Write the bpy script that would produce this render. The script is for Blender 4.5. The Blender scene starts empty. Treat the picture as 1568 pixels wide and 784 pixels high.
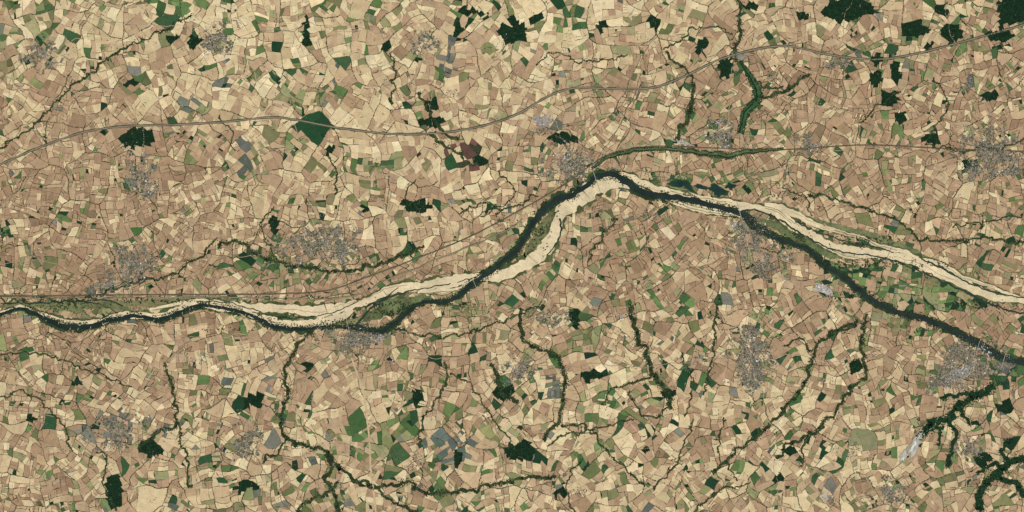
import bpy, math, random
import numpy as np
from mathutils import noise, Vector
random.seed(7); rng=np.random.default_rng(7)
W,H=1568,784
def P(x,y,z=0.0): return (x-784.0,392.0-y,z)
def lin(c):
    r=[]
    for v in c:
        v=v/255.0
        r.append(v/12.92 if v<=0.04045 else ((v+0.055)/1.055)**2.4)
    return r
def n2(x,y,s,seed=0.0): return noise.noise(Vector((x/s+seed,y/s-seed*1.7,seed*0.37)))
def fbm(x,y,s,seed=0.0):
    return n2(x,y,s,seed)+0.5*n2(x,y,s/2.1,seed+5)+0.25*n2(x,y,s/4.3,seed+9)
scene=bpy.context.scene
# ---------------------------------------------------------------- materials
def attr_mat(name,rough=0.95,n1=(6.0,0.12),n2_=(0.9,0.10),spec=0.05):
    m=bpy.data.materials.new(name); m.use_nodes=True
    nt=m.node_tree; b=nt.nodes['Principled BSDF']
    b.inputs['Roughness'].default_value=rough
    b.inputs['Specular IOR Level'].default_value=spec
    at=nt.nodes.new('ShaderNodeAttribute'); at.attribute_name='Col'
    geo=nt.nodes.new('ShaderNodeNewGeometry')
    cur=at.outputs['Color']
    for sc,amp in (n1,n2_):
        no=nt.nodes.new('ShaderNodeTexNoise'); no.inputs['Scale'].default_value=1.0/sc
        no.inputs['Detail'].default_value=3
        nt.links.new(geo.outputs['Position'],no.inputs['Vector'])
        mr=nt.nodes.new('ShaderNodeMapRange')
        mr.inputs['From Min'].default_value=0.25; mr.inputs['From Max'].default_value=0.75
        mr.inputs['To Min'].default_value=1-amp; mr.inputs['To Max'].default_value=1+amp
        nt.links.new(no.outputs['Fac'],mr.inputs['Value'])
        vm=nt.nodes.new('ShaderNodeVectorMath'); vm.operation='SCALE'
        nt.links.new(cur,vm.inputs[0]); nt.links.new(mr.outputs['Result'],vm.inputs['Scale'])
        cur=vm.outputs['Vector']
    nt.links.new(cur,b.inputs['Base Color'])
    return m
M_field=attr_mat('crop_soil',n1=(9.0,0.15),n2_=(1.6,0.17))
M_leaf=attr_mat('foliage',n1=(7.0,0.3),n2_=(1.2,0.25))
M_sand=attr_mat('river_sand',n1=(10.0,0.14),n2_=(2.2,0.16))
M_roof=attr_mat('roofing',rough=0.8,n1=(3,0.1),n2_=(0.7,0.1),spec=0.1)
M_road=attr_mat('asphalt',n1=(12,0.18),n2_=(2,0.12))
M_water=attr_mat('river_water',rough=0.5,n1=(14,0.3),n2_=(3,0.15),spec=0.10)

class Acc:
    def __init__(s): s.v=[];s.f=[];s.c=[]
    def poly(s,pts,col):
        b=len(s.v); s.v.extend(pts); s.f.append(tuple(range(b,b+len(pts)))); s.c.extend([col]*len(pts))
    def raw(s,vs,fs,cols):
        b=len(s.v); s.v.extend(vs); s.f.extend([tuple(i+b for i in f) for f in fs]); s.c.extend(cols)
    def obj(s,name,mat,parent=None):
        me=bpy.data.meshes.new(name); me.from_pydata(s.v,[],s.f)
        a=me.color_attributes.new('Col','FLOAT_COLOR','POINT')
        arr=np.ones((len(s.v),4),dtype=np.float32)
        if s.c: arr[:,:3]=np.array(s.c,dtype=np.float32)[:,:3]
        a.data.foreach_set('color',arr.ravel())
        me.materials.append(mat); me.update()
        o=bpy.data.objects.new(name,me); scene.collection.objects.link(o)
        if parent: o.parent=parent
        return o
def var(c,a=0.06,b=0.02):
    k=1+random.gauss(0,a); return [max(0.003,v*k*(1+random.gauss(0,b))) for v in c]

# ---------------------------------------------------------------- curves
def smooth(pts,step=3.0,wob=0.0,ws=25,seed=1.0):
    pts=[p if len(p)>2 else (p[0],p[1],1.0) for p in pts]
    a=[pts[0]]+list(pts)+[pts[-1]]; out=[]
    for i in range(1,len(a)-2):
        p0,p1,p2,p3=[np.array(q[:3],float) for q in a[i-1:i+3]]
        L=math.hypot(*(p2-p1)[:2]); n=max(2,int(L/step))
        for k in range(n):
            t=k/n
            out.append(0.5*((2*p1)+(-p0+p2)*t+(2*p0-5*p1+4*p2-p3)*t*t+(-p0+3*p1-3*p2+p3)*t**3))
    out.append(np.array(a[-1][:3],float))
    if wob:
        for q in out:
            x,y=q[0],q[1]
            q[0]+=wob*fbm(x,y,ws,seed); q[1]+=wob*fbm(x,y,ws,seed+31)
    return out
def ribbon(acc,pts,z,col,rag=0.0,rs=8,seed=3.0,wmul=1.0,off=0.0,colvar=0.0):
    n=len(pts); vs=[];cs=[]
    for i,p in enumerate(pts):
        a=pts[max(0,i-1)];b=pts[min(n-1,i+1)]
        d=(b-a)[:2]; L=math.hypot(*d) or 1; nx,ny=-d[1]/L,d[0]/L
        w=max(0.05,p[2])*0.5*wmul
        w1=w*(1+rag*fbm(p[0],p[1],rs,seed)); w2=w*(1+rag*fbm(p[0],p[1],rs,seed+17))
        cx,cy=p[0]+nx*off,p[1]+ny*off
        vs.append(P(cx+nx*max(w1,0.03),cy+ny*max(w1,0.03),z)); vs.append(P(cx-nx*max(w2,0.03),cy-ny*max(w2,0.03),z))
        k=1+colvar*n2(p[0],p[1],20,seed)
        cs+= [[c*k for c in col]]*2
    fs=[(2*i,2*i+2,2*i+3,2*i+1) for i in range(n-1)]
    acc.raw(vs,fs,cs)
def blob(cx,cy,rx,ry,seed,n=26,rag=0.35,rot=0.0):
    out=[]
    for i in range(n):
        t=2*math.pi*i/n
        r=1+rag*(noise.noise(Vector((math.cos(t)*1.3+seed,math.sin(t)*1.3,seed*0.7)))*1.4+0.6*noise.noise(Vector((math.cos(t)*4+seed,math.sin(t)*4,seed))))
        x=rx*r*math.copysign(abs(math.cos(t))**0.8,math.cos(t));y=ry*r*math.copysign(abs(math.sin(t))**0.8,math.sin(t))
        out.append((cx+x*math.cos(rot)-y*math.sin(rot),cy+x*math.sin(rot)+y*math.cos(rot)))
    return out
def inside(poly,x,y):
    c=False;n=len(poly);j=n-1
    for i in range(n):
        xi,yi=poly[i];xj,yj=poly[j]
        if (yi>y)!=(yj>y) and x<(xj-xi)*(y-yi)/(yj-yi)+xi: c=not c
        j=i
    return c
def crown(acc,x,y,r,h,col,z=0.0):
    px,py,_=P(x,y); vs=[];n=6;t0=random.random()*6
    for i in range(n):
        t=t0+2*math.pi*i/n; k=r*random.uniform(0.7,1.25)
        vs.append((px+k*math.cos(t),py+k*math.sin(t),z+h*random.uniform(0.1,0.45)))
    vs.append((px+random.uniform(-.25,.25)*r,py+random.uniform(-.25,.25)*r,z+h))
    acc.raw(vs,[(i,(i+1)%n,n) for i in range(n)],[col]*7)

# ---------------------------------------------------------------- regional maps
pale=["7768776787655454","4467776654322233","2335665532334333","2323445642222333","2222222233333343","2245433445544333","4454565456555644","4454564656665544"]
green=["5334343333222455","1124533222342222","1112342222332332","2111222323322333","2233233323333774","2122223243423244","2323434434553533","3434466544334535"]
def gs(g,x,y):
    fx=min(max(x/98-0.5,0),14.999);fy=min(max(y/98-0.5,0),6.999);i=int(fx);j=int(fy);u=fx-i;v=fy-j
    G=lambda a,b:int(g[b][a])
    return ((G(i,j)*(1-u)+G(i+1,j)*u)*(1-v)+(G(i,j+1)*(1-u)+G(i+1,j+1)*u)*v)/9
C=lambda *a:lin(a)
RAMP=[(146,121,92),(160,131,101),(172,142,109),(183,153,119),(195,168,129),(208,184,141),(219,197,151),(228,208,163)]
RAMP=[lin(c) for c in RAMP]
def tone(t):
    t=min(max(t,0),0.999)*(len(RAMP)-1); i=int(t); u=t-i
    return [RAMP[i][k]*(1-u)+RAMP[i+1][k]*u for k in range(3)]
OLIVE=[C(138,136,92),C(124,126,82),C(148,142,100),C(126,122,84),C(108,114,74),C(158,150,108),C(146,146,100)]
GREEN=[C(82,110,64),C(72,100,60),C(98,122,72),C(64,92,58),C(112,134,80)]
DGREEN=[C(42,74,48),C(36,66,44),C(52,84,54),C(34,60,42)]
GREY=[C(122,122,106),C(110,112,98),C(134,132,116),C(98,104,92)]
special=[(712,238,34,22,[C(108,74,66),C(94,68,60),C(124,88,74),C(64,66,50)],0.5),
(690,685,45,26,[C(122,124,108),C(104,114,102),C(94,106,92)],0.4),(375,245,7,34,GREY,0.8),(340,115,12,26,GREY,0.5),(298,163,26,14,GREY+OLIVE,0.45),
(688,90,16,26,GREY,0.4),(240,655,20,18,GREY,.35),(160,655,50,35,GREY,0.22),(200,120,14,12,GREY,0.3),
(1300,415,55,14,DGREEN+GREEN,0.75),(1450,455,75,22,DGREEN+GREEN+OLIVE,0.7),(1390,440,50,26,OLIVE+GREEN,0.45),(570,255,34,9,GREEN+OLIVE,0.8),(1050,465,10,20,GREEN,0.8),
(265,15,28,22,GREEN,0.6),(60,28,26,24,GREEN+OLIVE,0.6),(15,60,20,14,GREEN,0.5),(8,350,12,12,DGREEN+GREEN,0.9),(460,150,40,14,OLIVE+GREEN,0.55),(405,115,22,14,DGREEN+OLIVE,0.5),
(880,30,30,20,GREEN,0.4),(405,410,45,30,GREEN+OLIVE,0.28),(545,660,20,14,GREEN,0.6),(935,600,20,30,GREEN,0.4),(1240,690,30,25,DGREEN,0.3),(400,590,22,14,GREY,0.4),
(880,485,10,14,GREEN,0.6),(1060,280,70,14,OLIVE+GREEN,0.45),(600,655,20,60,GREY+GREEN,0.25),(890,520,20,15,OLIVE,0.7),(1385,495,25,12,OLIVE,0.6),
(345,575,8,25,GREY,.4),(345,40,25,20,GREEN,.3),(945,590,22,14,[C(70,112,66)],.4),(590,465,40,14,GREEN+OLIVE,.6),(1555,560,14,20,GREEN,.7),(848,590,12,25,GREY,.5),
(480,415,60,10,OLIVE+GREEN,.5),(1170,270,60,14,OLIVE,.35),(100,472,110,12,OLIVE,.5),(760,470,80,20,OLIVE,.25),(780,380,30,30,OLIVE,.3)]
def field_color(x,y,area,bias):
    for sx,sy,rx,ry,cols,pr in special:
        if ((x-sx)/rx)**2+((y-sy)/ry)**2<1 and random.random()<pr: return var(random.choice(cols),0.08,0.03)
    p=gs(pale,x,y)+0.2*fbm(x,y,55,2.0); g=gs(green,x,y)*0.46+0.18*fbm(x,y,40,8.0)
    if area>160: p+=0.08
    if random.random()<max(0.03,g):
        q=random.random()
        col=random.choice(OLIVE if q<0.62 else GREEN if q<0.83 else DGREEN if q<0.94 else GREY)
        return var(col,0.1,0.03)
    if random.random()<p*0.9: t=random.gauss(0.60+0.26*p,0.10)
    else: t=random.gauss(0.33,0.09)+0.3*(p-0.3)
    return var(tone(t+bias*0.14),0.03,0.012)

# ---------------------------------------------------------------- parcels
def clip(poly,nx,ny,d,keep=1):
    out=[];n=len(poly)
    for i in range(n):
        a=poly[i];b=poly[(i+1)%n]
        da=(a[0]*nx+a[1]*ny-d)*keep; db=(b[0]*nx+b[1]*ny-d)*keep
        if da>=0: out.append(a)
        if (da>=0)!=(db>=0):
            t=da/(da-db); out.append((a[0]+(b[0]-a[0])*t,a[1]+(b[1]-a[1])*t))
    return out
def area(poly):
    s=0
    for i in range(len(poly)):
        a=poly[i-1];b=poly[i]; s+=a[0]*b[1]-b[0]*a[1]
    return abs(s)/2
X0,X1,Y0,Y1=-180,1748,-150,934
S=50
gridS={}
for i in range(int(X0/S)-2,int(X1/S)+3):
    for j in range(int(Y0/S)-2,int(Y1/S)+3):
        gridS[(i,j)]=(i*S+random.uniform(-.2,1.2)*S,j*S+random.uniform(-.2,1.2)*S)
cells=[]
for (i,j),(sx,sy) in gridS.items():
    poly=[(sx-110,sy-110),(sx+110,sy-110),(sx+110,sy+110),(sx-110,sy+110)]
    for di in (-3,-2,-1,0,1,2,3):
        for dj in (-3,-2,-1,0,1,2,3):
            q=gridS.get((i+di,j+dj))
            if q is None or (di==0 and dj==0): continue
            nx,ny=sx-q[0],sy-q[1]; d=(sx*sx+sy*sy-q[0]**2-q[1]**2)/2
            poly=clip(poly,nx,ny,d)
            if len(poly)<3: break
        if len(poly)<3: break
    if len(poly)>=3 and X0<sx<X1 and Y0<sy<Y1: cells.append(poly)
def warp(x,y):
    return (x+9*n2(x,y,34,4)+3.4*n2(x,y,11,14), y+9*n2(x,y,34,40)+3.4*n2(x,y,11,44))
def dens(poly,mx=8):
    out=[]
    for i in range(len(poly)):
        a=poly[i];b=poly[(i+1)%len(poly)]
        L=math.hypot(b[0]-a[0],b[1]-a[1]); n=max(1,int(L/mx))
        for k in range(n): out.append((a[0]+(b[0]-a[0])*k/n,a[1]+(b[1]-a[1])*k/n))
    return out
fields=[]
def longang(poly):
    m=0;t=0
    for i in range(len(poly)):
        a=poly[i-1];b=poly[i];L=math.hypot(b[0]-a[0],b[1]-a[1])
        if L>m: m=L;t=math.atan2(b[1]-a[1],b[0]-a[0])
    return t
def cut(poly,jit=0.08,lo_=0.3,asp=1.0):
    ang=longang(poly); best=None
    for k in (0,1):
        t=ang+k*math.pi/2
        pr=[p[0]*math.cos(t)+p[1]*math.sin(t) for p in poly]
        e=(max(pr)-min(pr))*random.uniform(0.78,1.25)
        if best is None or e>best[0]: best=(e,t)
    t=best[1]+random.gauss(0,jit)
    nx,ny=math.cos(t),math.sin(t)
    pr=[p[0]*nx+p[1]*ny for p in poly];lo,hi=min(pr),max(pr)
    d=lo+(hi-lo)*random.uniform(lo_,1-lo_)
    return [q for q in (clip(poly,nx,ny,d,1),clip(poly,nx,ny,d,-1)) if len(q)>=3]
def split(poly,depth,scale,bias=0.0):
    A=area(poly)
    if A<8: 
        if A>2: fields.append((poly,bias))
        return
    thr=scale*math.exp(random.gauss(0,0.8))
    if A<thr or depth>10: fields.append((poly,bias)); return
    for q in cut(poly,0.08,0.26): split(q,depth+1,scale,bias*0.8+random.gauss(0,0.5))
FA=Acc(); HA=Acc(); LANE=Acc()
hedge_c=[C(72,70,48),C(62,68,44),C(86,80,58),C(52,62,40),C(100,90,66)]
tree_c=[C(48,64,40),C(40,58,37),C(58,72,46),C(34,52,35)]
lane_c=[C(160,142,118),C(112,100,76),C(84,80,58),C(178,156,128),C(74,72,52)]
def lineq(acc,a,b,w,z,c):
    L=math.hypot(b[0]-a[0],b[1]-a[1])
    if L<0.2: return
    nx,ny=-(b[1]-a[1])/L*w/2,(b[0]-a[0])/L*w/2
    acc.poly([P(a[0]+nx,a[1]+ny,z),P(b[0]+nx,b[1]+ny,z),P(b[0]-nx,b[1]-ny,z),P(a[0]-nx,a[1]-ny,z)],c)
for cell in cells:
    cx=sum(p[0] for p in cell)/len(cell);cy=sum(p[1] for p in cell)/len(cell)
    sc=74+120*max(0,gs(pale,cx,cy)-0.2)/0.6+50*n2(cx,cy,70,3)
    sc=max(50,sc)
    split(cell,0,sc,random.gauss(0,0.6))
    dp=[warp(*p) for p in dens(cell,5)]
    lc=random.choice(lane_c); wl=random.uniform(0.4,0.85)
    for i in range(len(dp)):
        a=dp[i];b=dp[(i+1)%len(dp)]
        lineq(LANE,a,b,wl,0.05+0.02*random.random(),lc)
        L=math.hypot(b[0]-a[0],b[1]-a[1])
        if fbm(a[0],a[1],20,33)>0.1:
            for k in range(int(L/1.3)+1):
                t=random.random(); crown(HA,a[0]+(b[0]-a[0])*t+random.gauss(0,.4),a[1]+(b[1]-a[1])*t+random.gauss(0,.4),random.uniform(0.35,0.75),0.5,random.choice(tree_c))
forests=[(1300,14,40,15),(1285,24,18,8),(1552,14,26,24),(1402,45,20,12),(1458,50,16,14),(1437,12,8,8),(785,48,20,17),(211,212,26,15),(300,65,13,10),(1518,148,15,7),
(797,690,24,13),(906,575,16,6),(388,615,15,13),(175,752,13,26),(232,688,20,12),(640,608,9,12),(862,212,22,8),(1425,214,15,7),(1370,110,9,14),
(664,186,18,9),(662,160,8,12),(638,316,20,9),(1345,92,10,8),(1112,104,12,14),(470,45,6,20),(1003,36,8,11),(1075,75,9,14),(590,75,6,10),(735,245,12,8),
(1340,120,10,10),(1365,150,9,9),(1378,180,8,7),(825,25,8,8),(700,50,5,14),(720,18,16,5),(505,230,7,9),(420,345,6,14),(920,42,7,5),(1530,55,22,7),(1445,18,9,6),
(1485,250,10,6),(1150,10,10,5),(1230,25,9,5),(265,60,12,5),(990,690,8,6),(1210,690,12,6),(1190,735,8,6),(700,700,7,10),(560,320,7,5),(120,585,10,5),(48,640,8,5),
(380,745,16,8),(1538,625,12,8),(1310,560,8,12),(1025,606,14,10),(770,600,16,12),(470,560,8,5),(860,755,10,6),(1505,705,10,12),(880,488,9,12),(1420,70,8,5),(200,128,8,4),(160,205,5,4)]
fmem=[[] for _ in forests]
WC=[C(28,54,35),C(34,60,38),C(24,46,31),C(40,66,42)]
copse=Acc()
def subdivide(poly,n):
    ps=[poly]
    for _ in range(n):
        ps.sort(key=area); big=ps.pop()
        if area(big)<16: ps.append(big); break
        ps+=cut(big,0.04,0.3)
    return ps
for poly,bias in fields:
    A=area(poly)
    cx=sum(p[0] for p in poly)/len(poly);cy=sum(p[1] for p in poly)/len(poly)
    wx,wy=warp(cx,cy)
    col0=field_color(wx,wy,A,bias)
    subs=subdivide(poly,random.choice((0,1,1,2,3,4)) if A>50 else random.choice((0,0,1)))
    nearf=[q for q,(fx,fy,rx,ry) in enumerate(forests) if abs(wx-fx)<rx+16 and abs(wy-fy)<ry+16]
    gg=gs(green,wx,wy)
    inview=-30<wx<1600 and -30<wy<815
    contrast=random.choice((0.015,0.03,0.06,0.09))
    for sp in subs:
        sa=area(sp)
        if sa<1.5: continue
        sx=sum(p[0] for p in sp)/len(sp);sy=sum(p[1] for p in sp)/len(sp)
        swx,swy=warp(sx,sy)
        ins=random.choice((0.0,0.0,0.0,0.08)); k=1-ins/max(math.sqrt(sa/3.14),1)
        dp=[warp(sx+(p[0]-sx)*k,sy+(p[1]-sy)*k) for p in dens(sp,6)]
        col=var(col0,contrast,0.012)
        if random.random()<0.10: col=field_color(swx,swy,sa,bias)
        FA.poly([P(x,y,0) for x,y in dp],col)
        wood=None
        for q in nearf:
            fx,fy,rx,ry=forests[q]
            if ((swx-fx)/(rx+.5))**2+((swy-fy)/(ry+.5))**2<1: wood=q; break
        if wood is not None: fmem[wood].append(dp); continue
        if sa<36 and inview and random.random()<0.006+0.026*gg:
            copse.poly([P(x,y,0.1) for x,y in dp],var(C(38,60,40),.1))
            xs=[p[0] for p in dp];ys=[p[1] for p in dp]
            for _ in range(int(sa*0.6)):
                x=random.uniform(min(xs),max(xs));y=random.uniform(min(ys),max(ys))
                if inside(dp,x,y): crown(copse,x,y,random.uniform(.5,.9),random.uniform(.3,.6),random.choice(WC),.1)
    # hedges: dense bocage in some districts, open fields in others
    bo=0.5*fbm(wx,wy,60,71)
    hp=(0.22 if gs(pale,wx,wy)>0.5 else 0.38)+0.35*bo
    dpp=[warp(*p) for p in dens(poly,6)]
    for i in range(len(dpp)):
        if random.random()<hp:
            a=dpp[i];b=dpp[(i+1)%len(dpp)];L=math.hypot(b[0]-a[0],b[1]-a[1])
            if L<1: continue
            lineq(LANE,a,b,random.uniform(0.25,0.65),0.08+0.04*random.random(),random.choice(hedge_c))
            if inview and random.random()<0.35:
                for q in range(int(L/1.6)+1):
                    t=random.random(); crown(HA,a[0]+(b[0]-a[0])*t,a[1]+(b[1]-a[1])*t,random.uniform(0.3,0.75),0.45,random.choice(tree_c))
print('fields',len(fields),len(FA.f))
FA.obj('farm_fields',M_field); LANE.obj('country_lanes',M_road); copse.obj('copses',M_leaf)

# ---------------------------------------------------------------- ground sheet to the horizon
gm=bpy.data.materials.new('distant_farmland'); gm.use_nodes=True; nt=gm.node_tree; b=nt.nodes['Principled BSDF']; b.inputs['Roughness'].default_value=1
geo=nt.nodes.new('ShaderNodeNewGeometry'); vo=nt.nodes.new('ShaderNodeTexVoronoi'); vo.inputs['Scale'].default_value=1/13
nt.links.new(geo.outputs['Position'],vo.inputs['Vector'])
sep=nt.nodes.new('ShaderNodeSeparateColor'); nt.links.new(vo.outputs['Color'],sep.inputs[0])
rp=nt.nodes.new('ShaderNodeValToRGB'); cr=rp.color_ramp; cr.interpolation='CONSTANT'
stops=[(0,(32,62,38)),(0.06,(120,126,78)),(0.18,(150,118,92)),(0.38,(170,134,103)),(0.58,(196,162,122)),(0.75,(220,192,145))]
cr.elements[0].position=0; cr.elements[0].color=lin(stops[0][1])+[1]; cr.elements[1].position=stops[1][0]; cr.elements[1].color=lin(stops[1][1])+[1]
for s,c in stops[2:]:
    e=cr.elements.new(s); e.color=lin(c)+[1]
nt.links.new(sep.outputs[0],rp.inputs[0]); nt.links.new(rp.outputs[0],b.inputs['Base Color'])
def sheet(name,x0,x1,y0,y1,z,mat):
    me=bpy.data.meshes.new(name); me.from_pydata([(x0,y0,z),(x1,y0,z),(x1,y1,z),(x0,y1,z)],[],[(0,1,2,3)]); me.materials.append(mat)
    o=bpy.data.objects.new(name,me); scene.collection.objects.link(o)
sheet('ground',-40000,40000,-40000,40000,-0.6,gm)
um=bpy.data.materials.new('field_margin_soil'); um.use_nodes=True; nt=um.node_tree; b=nt.nodes['Principled BSDF']; b.inputs['Roughness'].default_value=1
no=nt.nodes.new('ShaderNodeTexNoise'); no.inputs['Scale'].default_value=0.12; geo=nt.nodes.new('ShaderNodeNewGeometry'); nt.links.new(geo.outputs['Position'],no.inputs['Vector'])
rp=nt.nodes.new('ShaderNodeValToRGB'); rp.color_ramp.elements[0].position=0.35; rp.color_ramp.elements[0].color=C(92,88,60)+[1]; rp.color_ramp.elements[1].position=0.65; rp.color_ramp.elements[1].color=C(134,116,84)+[1]
nt.links.new(no.outputs['Fac'],rp.inputs[0]); nt.links.new(rp.outputs[0],b.inputs['Base Color'])
sheet('field_margins',X0-784+10,X1-784-10,392-Y1+10,392-Y0-10,-0.15,um)

# ---------------------------------------------------------------- woods made of whole parcels
for q,polys in enumerate(fmem):
    fx,fy,rx,ry=forests[q]
    a=Acc()
    if len(polys)==0: polys=[blob(fx,fy,rx,ry,q*3.7+1,n=9,rag=0.5)]
    for poly in polys:
        zb=0.15+random.random()*0.04
        a.poly([P(x,y,zb) for x,y in poly],C(26,48,31))
        xs=[p[0] for p in poly];ys=[p[1] for p in poly]
        for _ in range(int((max(xs)-min(xs))*(max(ys)-min(ys))*0.55)):
            x=random.uniform(min(xs)-.6,max(xs)+.6);y=random.uniform(min(ys)-.6,max(ys)+.6)
            if inside(poly,x+random.gauss(0,.5),y+random.gauss(0,.5)): crown(a,x,y,random.uniform(0.6,1.1),random.uniform(0.4,0.8),random.choice(WC),zb)
    a.obj('forest',M_leaf)

# ---------------------------------------------------------------- tree-lined streams
streams=[
([(0,225),(40,198),(75,172),(105,135),(140,115),(160,92),(220,60),(250,45),(292,25)],3.2,0.8),
([(480,505),(462,520),(448,545),(436,572),(440,610),(430,645),(440,672),(470,686),(500,692),(515,712),(540,735),(580,742),(620,740),(650,755),(720,750),(780,738),(850,728)],5.2,1),
([(500,692),(507,712),(500,735),(512,760),(520,784)],6.5,0.9),([(440,672),(420,695),(400,705)],4,.8),([(520,735),(505,750),(460,775),(455,784)],5,.8),
([(800,470),(800,500),(812,530),(850,548),(865,580),(862,620),(855,645),(830,672)],5.0,1),
([(965,470),(975,510),(992,540),(1000,575),(1022,600),(1030,625)],7.5,1),
([(755,560),(770,600),(795,618)],6.5,0.9),([(1100,450),(1096,510),(1086,570),(1080,600)],3.2,0.6),
([(1315,492),(1270,512),(1245,540),(1238,565),(1222,600),(1185,645),(1130,690),(1090,720)],5.0,.9),([(1270,512),(1290,505),(1310,500)],6,.9),
([(1328,480),(1318,520),(1325,570),(1300,600),(1262,650),(1210,680),(1190,700)],4.8,.9),([(1245,540),(1225,520),(1200,530)],3,.6),([(1262,650),(1240,670),(1225,710)],3.5,.6),
([(255,560),(265,605),(272,650),(285,700),(292,745)],3.8,0.8),([(272,650),(240,665),(210,690)],5,0.8),
([(860,650),(900,655),(940,700),(990,745)],3,0.6),([(680,560),(682,590),(650,640),(640,680)],3.4,0.6),([(1000,575),(960,590),(930,600),(925,620)],3,.7),
([(1130,0),(1136,40),(1124,80),(1135,100)],5.0,1),([(1165,150),(1200,140),(1240,115)],5,.9),([(1140,100),(1160,128),(1200,135)],3.5,.6),
([(1060,130),(1058,165),(1042,200),(1033,216)],7,1),([(1020,80),(1050,110),(1060,130)],3.4,.6),
([(640,140),(652,160),(668,190),(700,215)],4.5,0.8),([(600,80),(604,130),(598,160)],3,0.6),([(650,205),(690,225),(720,250)],4.5,.7),
([(330,380),(340,372),(365,372),(395,392),(430,405),(470,410),(510,415),(550,413),(590,400),(650,380)],4.8,1),
([(0,460),(60,462),(140,455),(190,438),(250,425),(285,408),(312,385),(332,365)],3.4,0.8),
([(1240,300),(1300,310),(1380,340),(1410,365),(1470,368),(1500,365),(1568,375)],3.6,0.8),
([(1200,290),(1230,300),(1240,330)],2,.5),([(330,175),(350,200),(360,232)],2,.4),([(500,240),(515,265),(510,300)],2.8,.6),
([(840,680),(870,665),(930,650),(970,640)],2.8,.5),([(180,784),(160,740),(165,700),(150,690)],2.8,.5),([(1000,750),(1040,700),(1060,640)],2.6,.5),
([(595,500),(640,512),(700,515),(760,495),(830,470)],2.8,0.6),([(0,545),(60,540),(120,560),(200,590)],2.4,.5),([(900,400),(910,380),(930,355),(945,330)],3,.6),
([(760,325),(790,315),(820,300)],2.4,.6),([(700,325),(745,310),(765,325)],2.2,.5),([(1030,625),(990,640),(960,600)],2.6,.5),([(640,275),(620,300),(640,320)],2.2,.5),
([(1568,330),(1500,340),(1460,350)],2.2,.5),([(0,610),(40,600),(90,640),(110,690)],2.2,.5),([(820,100),(850,80),(900,95),(960,85)],2.2,.5),([(1568,210),(1540,225),(1470,230),(1420,220)],2.2,.5),
([(1120,50),(1090,40),(1060,45),(1020,80)],2.2,.45),([(1380,140),(1340,165),(1320,190)],2.4,.5),([(1060,784),(1100,750),(1150,740)],2.6,.6),([(420,320),(400,350),(430,405)],2.2,.5),([(1430,120),(1450,160),(1420,215)],2.4,.6),
([(740,330),(790,300),(760,260)],2,.4),([(690,570),(730,600),(760,650),(790,690)],2.2,.5),([(560,740),(600,770),(640,784)],4.5,.8),([(1110,640),(1100,690),(1130,740)],2.4,.6),([(1040,540),(1060,590),(1050,640)],2.4,.6),([(890,700),(870,740),(880,784)],2.4,.6)]
for k,(pts,w,pr) in enumerate(streams):
    sm=smooth([(p[0],p[1],w) for p in pts],2.0,wob=6.5,ws=12,seed=k*2.1+1)
    a=Acc(); z=0.17+0.003*k
    ribbon(a,sm,z,C(70,80,50),rag=1.1,rs=7,seed=k+0.5,wmul=0.85,colvar=0.5)
    for q in sm:
        ww=w*max(.4,(1+0.9*fbm(q[0],q[1],18,k+4)))
        for _ in range(int(ww*1.1*pr)+1):
            if fbm(q[0],q[1],12,k)>-0.5: crown(a,q[0]+random.gauss(0,ww*0.36),q[1]+random.gauss(0,ww*0.36),random.uniform(0.45,1.0),random.uniform(0.4,0.9),random.choice(tree_c+[C(28,50,34)]),z)
    a.obj('stream_valley_trees',M_leaf)
gorges=[([(1520,592),(1495,606),(1470,618),(1448,640),(1425,655),(1410,672)],13),([(1448,640),(1462,662),(1458,690),(1452,715)],7),([(1470,618),(1480,640),(1500,655)],6),
([(1568,700),(1545,712),(1525,728),(1505,745),(1500,784)],12),([(1525,728),(1560,745),(1568,760)],9),([(1545,712),(1535,690),(1550,670)],6),([(1500,600),(1460,606),(1440,612)],6),([(1545,712),(1520,712),(1500,720)],6),([(1430,650),(1440,664),(1436,680)],5)]
for k,(pts,w) in enumerate(gorges):
    sm=smooth([(p[0],p[1],w) for p in pts],2.0,wob=7,ws=12,seed=k+60)
    a=Acc(); z=0.2+0.01*k
    ribbon(a,sm,z,C(34,60,38),rag=1.0,rs=6,seed=k+6,wmul=0.8,colvar=.2)
    for q in sm:
        for _ in range(int(w*0.9)):
            crown(a,q[0]+random.gauss(0,w*0.34),q[1]+random.gauss(0,w*0.34),random.uniform(0.5,1.1),random.uniform(0.5,0.9),random.choice([C(28,54,36),C(34,62,40),C(56,84,50),C(24,48,32)]),z)
    a.obj('wooded_gorge',M_leaf)
mv=[([(1135,95,4),(1148,115,10),(1158,135,14),(1160,152,14),(1145,168,11),(1138,185,10),(1134,205,9)],C(60,94,56)),
([(905,258,3),(935,240,5),(975,230,6),(1020,228,5),(1070,234,8),(1110,238,9),(1150,232,6),(1200,228,3)],C(88,104,66))]
for k,(pts,c) in enumerate(mv):
    a=Acc(); sm=smooth(pts,2,wob=2,ws=14,seed=k+3)
    ribbon(a,sm,0.3+k*.01,c,rag=0.6,rs=9,seed=k+2,colvar=.4,wmul=.9)
    for q in sm:
        for s in (-1,1):
            for _ in range(3): 
                crown(a,q[0]+s*q[2]*random.uniform(.3,.6)*(1 if k==0 else 0.2),q[1]+s*q[2]*random.uniform(.3,.6)*(0.3 if k==0 else 1),random.uniform(.5,1.1),.6,random.choice(tree_c+[C(24,50,32)]),0.3)
    ribbon(a,sm,0.34,C(30,50,38),rag=0.3,seed=4,wmul=0.2,off=1.5)
    a.obj('marsh_meadow',M_leaf)

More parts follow.
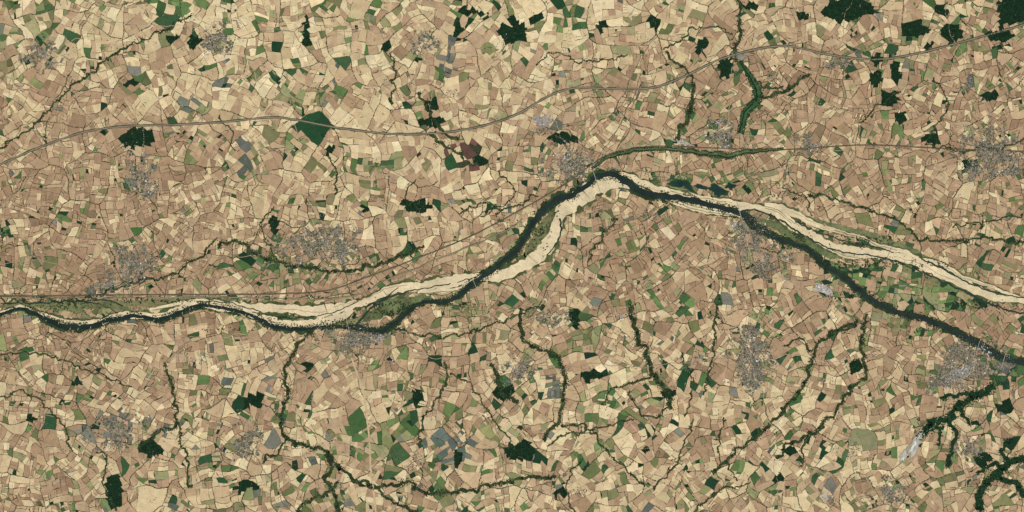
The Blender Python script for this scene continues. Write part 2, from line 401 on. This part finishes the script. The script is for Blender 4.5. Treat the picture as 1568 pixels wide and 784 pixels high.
# ---------------------------------------------------------------- river
main=[(-170,520,10),(-80,505,9),(-20,487,7),(0,482,6),(28,473,5),(50,478,7),(75,491,9),(105,501,10),(135,499,9),(165,491,8),(190,486,8),(215,485,7),(240,489,8),(262,484,8),(285,474,7),(305,467,6),(330,470,7),(355,475,7),(385,483,7),(405,493,8),(430,502,8),(465,504,7),(490,500,5),(520,500,4),(550,503,5),(582,507,7),(602,497,7),(625,478,6),(645,464,5),(680,463,6),(700,455,7),(717,438,9),(740,423,9),(765,405,9),(790,383,9),(805,362,9),(815,342,9),(830,325,10),(852,307,11),(878,297,11),(897,284,12),(912,272,10),(935,267,9),(955,275,11),(975,290,12),(1000,298,11),(1030,302,11),(1060,306,10),(1090,315,9),(1120,323,10),(1140,330,9),(1155,344,8),(1185,363,8),(1210,372,7),(1240,383,7),(1258,402,8),(1285,420,8),(1310,440,9),(1340,462,8),(1380,480,8),(1410,487,7),(1450,502,8),(1480,517,8),(1510,534,8),(1540,550,9),(1570,556,9),(1650,575,10),(1750,590,10)]
SANDC=C(222,203,162)
a=Acc()
for k,(pts,c) in enumerate([
 ([(545,490,6),(575,482,16),(600,470,22),(630,462,14),(660,456,6)],C(104,112,74)),
 ([(800,400,4),(815,378,14),(830,355,20),(842,335,14),(852,322,4)],C(112,112,76)),
 ([(150,462,3),(200,465,8),(260,462,10),(300,458,6),(380,460,3)],C(128,124,86)),
 ([(0,470,4),(60,466,8),(110,470,14),(160,468,10),(200,474,5)],C(114,116,78)),
 ([(1160,335,4),(1200,352,16),(1235,372,14),(1262,388,10),(1290,396,4)],C(104,112,74)),
 ([(1230,330,3),(1290,350,8),(1340,362,10),(1380,378,10),(1440,405,8),(1500,432,6)],C(116,120,82)),
 ([(480,502,2),(520,494,6),(555,490,10)],C(126,124,86)),
 ([(400,478,2),(430,486,9),(460,488,4)],C(80,98,60))]):
    ribbon(a,smooth(pts,2.5,wob=2,ws=15,seed=k),0.35+k*.004,c,rag=0.5,rs=10,seed=k+1,colvar=.4)
a.obj('floodplain_meadow',M_leaf)
sands=[
 [(-60,500,8),(0,480,5),(25,470,4),(45,474,5),(75,487,9),(105,494,10),(150,494,10),(185,483,9),(220,483,10),(250,483,10),(280,471,11),(300,463,9),(330,469,13),(370,475,11),(390,484,8),(410,490,13),(440,496,12),(480,495,14),(515,488,12),(540,474,9)],
 [(230,474,3),(270,465,5),(310,462,8),(345,467,10),(380,470,13),(415,472,13),(450,473,12),(490,477,18),(530,469,13),(560,462,11),(590,447,11),(620,440,14),(650,438,14),(680,434,17),(710,428,17),(735,424,11),(760,423,19),(790,412,17),(820,396,19),(838,376,20),(850,352,16),(858,328,17),(875,311,24),(895,298,26),(920,284,23),(945,279,17),(968,286,9),(1000,296,4)],
 [(640,448,4),(670,447,7),(700,443,6),(715,436,4)],
 [(935,268,4),(958,268,6),(978,277,9),(1000,287,9),(1040,297,9),(1080,304,9),(1120,312,10),(1150,317,9)],
 [(1010,300,4),(1035,309,9),(1060,317,11),(1095,324,9),(1120,327,7),(1140,334,3)],
 [(1130,322,4),(1150,317,7),(1170,320,10),(1190,326,13),(1207,340,15),(1225,350,14),(1247,363,13),(1275,378,12),(1310,385,15),(1345,388,13),(1380,394,11),(1410,404,15),(1440,419,15),(1470,432,13),(1500,446,13),(1530,456,11),(1568,461,8),(1650,478,10),(1750,490,9)],
 [(1170,313,5),(1195,318,10),(1220,329,10),(1250,345,7),(1290,356,5),(1325,366,5),(1345,377,6),(1380,384,7),(1405,397,8)],
 [(1400,395,3),(1440,404,5),(1475,425,6),(1510,436,4),(1550,452,4),(1568,456,3)],
 [(1255,372,3),(1290,388,8),(1325,396,3)],
]
a=Acc(); GR=Acc()
for k,pts in enumerate(sands):
    sm=smooth(pts,2,wob=1.8,ws=14,seed=k*1.3)
    ribbon(GR,sm,0.40+0.004*k,C(84,92,58),rag=0.7,rs=9,seed=k+9,wmul=1.4,colvar=.5)
    ribbon(a,sm,0.46+0.01*k,SANDC,rag=0.42,rs=10,seed=k+1.5,colvar=.18)
    for j in range(3):   # wet swales and scoured strips following the flow
        s0=random.randint(0,max(1,len(sm)//2)); sub=[q.copy() for q in sm[s0:s0+random.randint(15,60)]]
        for q in sub: q[2]=0.7+0.8*abs(n2(q[0],q[1],9,k))
        if len(sub)>5: ribbon(a,sub,0.57+0.002*k+.012*j,random.choice([C(168,150,112),C(186,166,126),C(106,110,76)]),rag=.6,rs=6,seed=k+j,off=random.uniform(-.28,.28)*sm[len(sm)//2][2])
a.obj('sandbank',M_sand)
smm=smooth(main,2,wob=1.4,ws=12,seed=2)
ribbon(GR,smm,0.445,C(56,74,44),rag=0.8,rs=12,seed=77,wmul=1.5,colvar=.4)
GR.obj('riverbank_scrub',M_leaf)
wa=Acc(); ribbon(wa,smm,0.62,C(33,46,42),rag=0.42,rs=9,seed=1,colvar=.25,wmul=0.80)
sidech=[
 [(540,503,3),(552,490,4),(566,474,3),(590,458,3),(620,448,2),(660,440,2),(690,434,1.5)],
 [(560,470,2),(590,455,2.5),(610,440,1)],[(700,434,1.2),(740,418,1.6),(780,398,1.4)],
 [(838,392,1.5),(850,375,2.2),(860,352,2.5),(858,335,3)],
 [(300,460,1.5),(360,466,1.6),(420,484,1.4),(470,486,1.3),(510,478,1.5),(548,462,1.6)],
 [(1135,322,3),(1160,323,2.5),(1195,337,3),(1225,357,3),(1262,377,2.4),(1300,388,2.4),(1350,394,2.5),(1400,412,2),(1450,434,3),(1500,458,3),(1540,474,2.5),(1568,480,3),(1700,500,3)],
 [(1220,340,2),(1245,352,1.5),(1300,372,1.6),(1340,378,2.2),(1370,388,1.6)],
 [(1410,396,2),(1440,410,3),(1480,432,2.4),(1530,450,1.8),(1568,456,2)],
 [(0,465,1.2),(60,464,2),(110,461,2),(150,466,1.4),(180,478,1.2)],[(110,461,1.5),(160,460,2),(190,468,2.2)],
 [(1555,560,3),(1545,572,2),(1540,585,1.5)]]
for k,pts in enumerate(sidech):
    ribbon(wa,smooth(pts,2,wob=2.4,ws=10,seed=k+20),0.64+0.006*k,C(44,60,48),rag=0.55,rs=7,seed=k+11,wmul=.9)
wa.obj('river',M_water)
gb=Acc()
for i in range(60,len(smm)-60,3):
    q=smm[i]
    if q[0]<560 and q[0]>60 and random.random()<0.4:
        d=(smm[i+1]-smm[i-1])[:2]; L=math.hypot(*d); nx,ny=-d[1]/L,d[0]/L; s=random.choice((-1,1))
        o0=q[2]*0.5*s; o1=q[2]*0.12*s
        lineq(gb,(q[0]+nx*o0,q[1]+ny*o0),(q[0]+nx*o1+d[0]/L,q[1]+ny*o1+d[1]/L),.6,.74,C(200,190,160))
gb.obj('river_groynes',M_sand)
rt=Acc()
for i,q in enumerate(smm):
    if not -20<q[0]<1600: continue
    a_=smm[max(0,i-1)];b_=smm[min(len(smm)-1,i+1)];d=(b_-a_)[:2];L=math.hypot(*d) or 1;nx,ny=-d[1]/L,d[0]/L
    for s in (-1,1):
        if fbm(q[0],q[1],16,s*3+50)>-0.2:
            for _ in range(4):
                o=s*(q[2]*0.44+abs(random.gauss(0.6,1.9))); crown(rt,q[0]+nx*o+random.gauss(0,.7),q[1]+ny*o+random.gauss(0,.7),random.uniform(.5,1.0),random.uniform(.4,.8),random.choice(tree_c+[C(40,70,42)]),0.5)
for ex,ey,rx,ry,n in [(600,470,32,12,360),(828,360,14,26,240),(110,466,60,9,380),(430,487,18,4,90),(1220,362,24,8,170),(1335,368,60,10,280),(1350,404,90,9,420),(1500,468,60,8,280),(520,492,30,5,80),(1440,405,30,5,90),(600,482,30,7,160),(240,460,70,5,260),(1115,330,20,4,50),(850,322,8,10,60),(1000,265,40,6,60),(1200,300,60,6,80),(700,468,40,5,90),(350,505,60,4,70),(1290,455,40,8,110),(1420,505,50,6,100),(780,350,30,20,60),(450,455,60,4,70)]:
    for _ in range(n):
        x=random.gauss(ex,rx*0.5);y=random.gauss(ey,ry*0.5)
        if fbm(x,y,9,60)>-0.05: crown(rt,x,y,random.uniform(.5,1.2),random.uniform(.4,.8),random.choice(tree_c+[C(40,70,42),C(34,62,40)]),0.5)
rt.obj('riverside_trees',M_leaf)
for k,(x,y,rx,ry) in enumerate([(1046,283,12,5),(1098,291,10,6),(1118,284,5,4),(1075,287,7,2),(1265,432,6,3),(122,586,5,2)]):
    p1=Acc(); pb=blob(x,y,rx,ry,k+3.3,rag=0.6,rot=0.3)
    p1.poly([P(*q,0.5+k*.01) for q in pb],C(26,54,48)); o=p1.obj('pond',M_water)
    e=Acc()
    e.poly([P(x+(q[0]-x)*1.3,y+(q[1]-y)*1.3,0.36+k*.01) for q in pb],C(48,70,44))
    e.obj('pond_bank',M_leaf)

# ---------------------------------------------------------------- roads / rail
def road(name,pts,w,col,z,verge=None,wob=0.0,vm=2.3):
    a=Acc(); sm=smooth([(p[0],p[1],w) for p in pts],4,wob=wob,ws=22,seed=z*10)
    if verge: ribbon(a,sm,z-0.03,verge,rag=0.5,rs=12,wmul=vm,colvar=.3)
    ribbon(a,sm,z,col,colvar=.15); return a.obj(name,M_road)
mw=[(-180,330),(0,252),(60,226),(130,202),(200,193),(270,191),(340,187),(410,180),(450,183),(520,196),(600,205),(680,203),(750,190),(800,171),(838,148),(880,135),(940,136),(1000,134),(1050,116),(1100,92),(1160,75),(1210,71),(1270,84),(1340,91),(1400,83),(1470,65),(1568,38),(1740,-10)]
road('motorway',mw,1.5,C(142,132,114),0.40,C(84,82,58),vm=2.4)
rw=[(-180,448),(0,453),(150,452),(300,451),(420,450),(500,445),(560,425),(640,395),(720,362),(800,320),(868,280),(915,246),(950,231),(1010,224),(1100,227),(1200,229),(1330,222),(1450,228),(1568,232),(1740,240)]
road('railway',rw,0.8,C(112,100,84),0.43,C(78,78,54))
road('river_embankment_road',[(0,456),(200,456),(350,455),(480,458),(545,452),(600,425),(700,385),(780,350),(800,335)],0.9,C(170,150,122),0.44,C(80,88,56),wob=2)
road('river_embankment_road',[(600,512),(700,500),(800,470),(900,440),(1000,430)],0.9,C(176,156,126),0.45,None,wob=4)
road('bypass_road',[(538,548),(556,600),(564,660),(568,720),(575,784),(580,900)],2.6,C(200,174,134),0.38,None,wob=1)
roads2=[[(215,290),(300,350),(400,370),(485,375)],[(485,375),(560,300),(650,205),(655,70)],[(60,85),(200,150),(220,270)],[(220,270),(210,400),(220,450)],[(485,375),(520,440),(540,525)],
[(540,525),(450,600),(375,680)],[(375,680),(175,655),(0,620)],[(540,525),(660,545),(790,565)],[(790,565),(860,490),(900,380),(910,260)],[(870,250),(840,185),(740,100),(650,65)],[(870,250),(1000,215),(1110,205),(1230,220),(1515,235)],
[(1110,205),(1120,100),(1200,20),(1210,0)],[(1145,365),(1150,545),(1180,640),(1190,784)],[(1230,220),(1180,290),(1145,330),(1145,365)],[(1145,365),(1080,340),(960,350),(860,490)],[(1150,545),(1300,550),(1490,555)],[(1490,555),(1400,690),(1360,750),(1340,784)],
[(790,565),(950,560),(1150,545)],[(790,565),(760,660),(780,784)],[(1515,235),(1500,330),(1490,500),(1500,545)],[(1515,235),(1480,120),(1460,60),(1450,0)],[(335,60),(400,120),(450,183),(485,375)],[(335,60),(200,30),(60,85)],[(650,65),(500,40),(335,60)],[(1280,95),(1230,220)],[(1280,95),(1300,0)],
[(1150,400),(1250,450),(1380,560),(1440,590)],[(375,680),(450,784)],[(175,655),(150,784)],[(175,655),(250,560),(330,520),(540,525)],[(0,400),(200,405),(485,375)],[(910,260),(960,170),(1000,60),(990,0)],[(1360,750),(1150,700),(950,690),(760,660)],[(1490,555),(1485,685),(1470,784)],[(0,540),(200,530),(330,520)]]
ra=Acc()
for k,pts in enumerate(roads2):
    c=random.choice([C(186,164,132),C(158,144,120),C(96,92,70),C(172,150,120)])
    ribbon(ra,smooth([(p[0],p[1],random.uniform(.65,1.0)) for p in pts],4,wob=12,ws=45,seed=k*1.7),0.21+k*.002,c,colvar=.2)
ra.obj('country_road',M_road)
def bridge(x0,y0,x1,y1,w=1.1):
    a=Acc(); L=math.hypot(x1-x0,y1-y0); dx,dy=(x1-x0)/L,(y1-y0)/L; nx,ny=-dy,dx
    def box(xa,ya,xb,yb,hw,z0,z1,col):
        v=[]
        for z in (z0,z1):
            v+=[P(xa+nx*hw,ya+ny*hw,z),P(xb+nx*hw,yb+ny*hw,z),P(xb-nx*hw,yb-ny*hw,z),P(xa-nx*hw,ya-ny*hw,z)]
        a.raw(v,[(0,1,2,3),(4,5,6,7),(0,1,5,4),(1,2,6,5),(2,3,7,6),(3,0,4,7)],[col]*8)
    box(x0,y0,x1,y1,w/2,1.1,1.25,C(170,164,150))
    n=max(3,int(L/4))
    for k in range(1,n):
        t=L*k/n; box(x0+dx*(t-.2),y0+dy*(t-.2),x0+dx*(t+.2),y0+dy*(t+.2),w*.4,0.3,1.09,C(160,154,142))
    a.obj('road_bridge',M_road)
bridge(908,262,920,296,.8); bridge(1128,308,1138,344,.8); bridge(522,452,536,512,.7); bridge(1500,522,1494,542,.8); bridge(1540,540,1532,566,.8); bridge(720,418,730,442,.6); bridge(1366,376,1352,412,.6)

# ---------------------------------------------------------------- towns
roofc=[C(166,156,142),C(146,140,128),C(122,118,112),C(104,106,108),C(184,174,158),C(148,126,104),C(162,136,112),C(114,112,108),C(204,198,188),C(134,132,130),C(154,140,120),C(128,134,142)]
towngr=[C(132,124,104),C(112,108,84),C(142,130,108),C(96,100,74),C(124,118,102),C(88,94,68),C(152,134,108)]
towns=[(62,85,28,22,.55),(334,60,22,18,.6),(650,66,18,17,.55),(218,265,22,32,.7),(226,300,9,9,.5),(490,372,54,28,.8),(525,388,22,16,.8),(200,405,34,26,.65),(170,435,28,14,.5),(540,522,42,22,.9),(575,520,14,8,.7),(872,252,38,28,.85),(835,186,20,14,.8),(1108,206,28,25,.75),(1232,220,24,15,.7),(1280,97,18,10,.5),
(1515,232,40,33,.85),(1548,262,22,17,.55),(1500,262,26,15,.5),(1142,362,28,30,.9),(1178,396,28,22,.7),(1150,545,31,50,.8),(1152,580,24,18,.6),(1492,552,46,28,1.05),(1445,585,32,22,.85),(1535,560,16,13,.6),(792,568,24,18,.6),(838,486,26,13,.5),(375,680,28,24,.7),(176,660,36,26,.55),(1485,682,20,18,.65),(1360,748,30,18,.6),(1268,762,12,8,.5),(300,548,36,8,.4),(640,700,28,10,.35),(885,750,18,10,.35),(60,390,12,8,.35),(1000,330,14,8,.3),(1040,400,14,8,.3),(1310,300,14,8,.3),(945,275,12,5,.2),(420,545,10,7,.3),(1420,250,10,7,.3),(100,270,10,7,.25),(690,140,9,7,.25),(1170,120,12,10,.35),(1060,560,10,8,.3),(950,180,10,8,.3),(80,730,16,8,.3),(1300,690,12,10,.3),(1485,130,12,8,.35),(955,480,10,8,.3),(600,560,10,6,.3),(1200,250,10,5,.4)]
def house(a,x,y,w,l,h,t,col,z=0.1):
    c,s=math.cos(t),math.sin(t); px,py,_=P(x,y)
    pt=lambda u,v,zz:(px+u*c-v*s,py+u*s+v*c,z+zz)
    wall=C(176,164,142)
    vs=[pt(-w,-l,0),pt(w,-l,0),pt(w,l,0),pt(-w,l,0),pt(-w,-l,h),pt(w,-l,h),pt(w,l,h),pt(-w,l,h),pt(-w,0,h*1.5),pt(w,0,h*1.5)]
    a.raw(vs,[(0,1,5,4),(1,2,6,5),(2,3,7,6),(3,0,4,7),(4,5,9,8),(6,7,8,9),(5,6,9),(7,4,8)],[wall]*4+[col]*6)
nb=0
for k,(tx,ty,rx,ry,dn) in enumerate(towns):
    a=Acc()
    if dn>0.45:
        for _ in range(int(rx*ry*0.8)):
            r=random.random()**0.6;t=random.random()*6.283
            x=tx+rx*1.35*r*math.cos(t);y=ty+ry*1.35*r*math.sin(t)
            if fbm(x,y,15,k+.3)*1.3+(0.45-r)*1.1<-0.05: continue
            w=random.uniform(.8,2.2);l=random.uniform(.8,2.2);o=1.5*n2(x,y,22,k);c,s=math.cos(o),math.sin(o); z=0.215+random.random()*.02
            a.poly([P(x+u*c-v*s,y+u*s+v*c,z) for u,v in ((-w,-l),(w,-l),(w,l),(-w,l))],var(random.choice(towngr),.1))
        nst=random.choice((4,5,6)); t0=random.random()*6
        for q in range(nst):
            t=t0+q*6.283/nst+random.gauss(0,.3)
            pp=[(tx,ty,.6),(tx+rx*.5*math.cos(t),ty+ry*.5*math.sin(t),.6),(tx+rx*1.1*math.cos(t+.2),ty+ry*1.1*math.sin(t+.2),.5)]
            ribbon(a,smooth(pp,2,wob=4,ws=20,seed=k+q),0.245+q*.001,C(160,150,130))
    st=1.6
    for i in range(int(-1.6*rx/st),int(1.6*rx/st)+1):
        for j in range(int(-1.6*ry/st),int(1.6*ry/st)+1):
            if i%6==0 and random.random()<.8: continue
            u=i*st+random.gauss(0,.35);v=j*st+random.gauss(0,.35)
            rr=math.sqrt((u/rx)**2+(v/ry)**2)
            o=0.9*n2(tx+u,ty+v,40,k+5)
            pr=dn*1.15*(1-max(0,rr-0.1)*0.85)+1.0*fbm(tx+u,ty+v,15,k+.3)
            if rr>1.6 or random.random()>pr: continue
            x=tx+u*math.cos(o)-v*math.sin(o);y=ty+u*math.sin(o)+v*math.cos(o)
            if random.random()<0.30: crown(a,x,y,random.uniform(.4,.9),.5,random.choice(tree_c),.22); continue
            big=random.random()<0.05
            w=random.uniform(.3,.62)*(1.9 if big else 1);l=random.uniform(.25,.5)*(1.9 if big else 1)
            house(a,x,y,w,l,random.uniform(.18,.4),-o+random.choice((0,1.57)),var(random.choice(roofc if not big else roofc[:5]+[C(222,222,216)]),.12),.26); nb+=1
    a.obj('town' if dn>0.45 else 'village',M_roof)
print('houses',nb)
fa=Acc()
for _ in range(2600):
    x=random.uniform(0,W);y=random.uniform(0,H)
    if abs(y-(480 if x<700 else 400))<45 and random.random()<.7: continue
    for _ in range(random.choice((1,1,2,3,4))):
        house(fa,x+random.gauss(0,1.3),y+random.gauss(0,1.3),random.uniform(.3,.7),random.uniform(.25,.45),.25,random.random()*3,var(random.choice(roofc),.1),.14)
    for _ in range(random.choice((0,1,2,3))):
        crown(fa,x+random.gauss(0,1.6),y+random.gauss(0,1.6),.6,.5,random.choice(tree_c),.14)
fa.obj('farmsteads',M_roof)
def yard(name,cx,cy,rx,ry,n,cols,rot,ground=None,bigness=1.6):
    a=Acc()
    if ground: a.poly([P(*q,0.26) for q in blob(cx,cy,rx,ry,cx*.1,rag=.5,rot=rot)],ground)
    for _ in range(n):
        u=random.gauss(0,rx*.5);v=random.gauss(0,ry*.5)
        x=cx+u*math.cos(rot)-v*math.sin(rot);y=cy+u*math.sin(rot)+v*math.cos(rot)
        house(a,x,y,random.uniform(.5,1.2)*bigness,random.uniform(.4,.8)*bigness,random.uniform(.3,.5),-rot+random.gauss(0,.3),var(random.choice(cols),.08),.28)
    a.obj(name,M_roof)
WH=[C(218,214,206),C(198,195,188),C(172,170,164),C(146,150,152),C(150,142,130)]
yard('industrial_estate',1262,444,16,6,34,WH,.35,C(180,172,156))
yard('industrial_estate',830,186,15,8,30,WH,.2,C(160,150,134),1.1)
yard('industrial_estate',1470,570,22,8,44,WH,-.4,C(146,140,126),1.1)
yard('industrial_estate',1505,536,18,5,26,WH,.4,None,1.1)
yard('industrial_estate',580,518,10,4,16,WH,0,None,1.1)
yard('industrial_estate',1125,345,9,5,14,WH,0,None,1.1)
yard('industrial_estate',1045,218,14,2.5,16,WH,.25,C(180,172,158),.9)
yard('industrial_estate',860,240,14,8,20,WH,.2,None,1.1)
yard('industrial_estate',226,290,7,6,10,WH,.2,None,1.1)
yard('industrial_estate',1100,190,8,6,10,WH,.2,None,1.1)
yard('industrial_estate',1262,762,7,5,9,WH,.9,C(195,180,154),1.0)
yard('industrial_estate',785,562,8,4,8,WH,.9,None,1.0)
for cx,cy,rx,ry,rot in [(1400,683,24,7,-1.05),(1382,700,9,6,-1.0),(1408,668,8,5,-.8)]:
    a=Acc()
    for lv,(s,c) in enumerate([(1.0,C(160,150,126)),(.78,C(190,184,166)),(.5,C(170,170,158)),(.28,C(218,216,204))]):
        a.poly([P(*q,0.3+lv*.05) for q in blob(cx+random.gauss(0,1),cy+random.gauss(0,1),rx*s,ry*s,cx*.1+lv*2,rag=.7,rot=rot)],c)
    a.obj('quarry',M_sand)
HA.obj('hedgerow_trees',M_leaf)

# ---------------------------------------------------------------- light and camera
el,az=math.radians(56),math.radians(150)
sun=bpy.data.lights.new('sun','SUN'); sun.energy=3.15; sun.angle=math.radians(0.5); sun.color=(1.0,0.97,0.92)
so=bpy.data.objects.new('sun',sun); scene.collection.objects.link(so)
d=Vector((math.sin(az)*math.cos(el),math.cos(az)*math.cos(el),math.sin(el)))
so.rotation_euler=d.to_track_quat('Z','Y').to_euler()
w=bpy.data.worlds.new('World'); scene.world=w; w.use_nodes=True; nt=w.node_tree
sky=nt.nodes.new('ShaderNodeTexSky'); sky.sky_type='NISHITA'; sky.sun_disc=False; sky.sun_elevation=el; sky.sun_rotation=az
bg=nt.nodes['Background']; bg.inputs['Strength'].default_value=0.06
nt.links.new(sky.outputs[0],bg.inputs['Color'])
scene.view_settings.view_transform='Standard'; scene.view_settings.look='None'; scene.view_settings.exposure=0
cam=bpy.data.cameras.new('camera'); co=bpy.data.objects.new('camera',cam); scene.collection.objects.link(co)
Z=3000; co.location=(0,0,Z); cam.sensor_width=36; cam.lens=36*Z/1568; cam.clip_start=10; cam.clip_end=100000
scene.camera=co
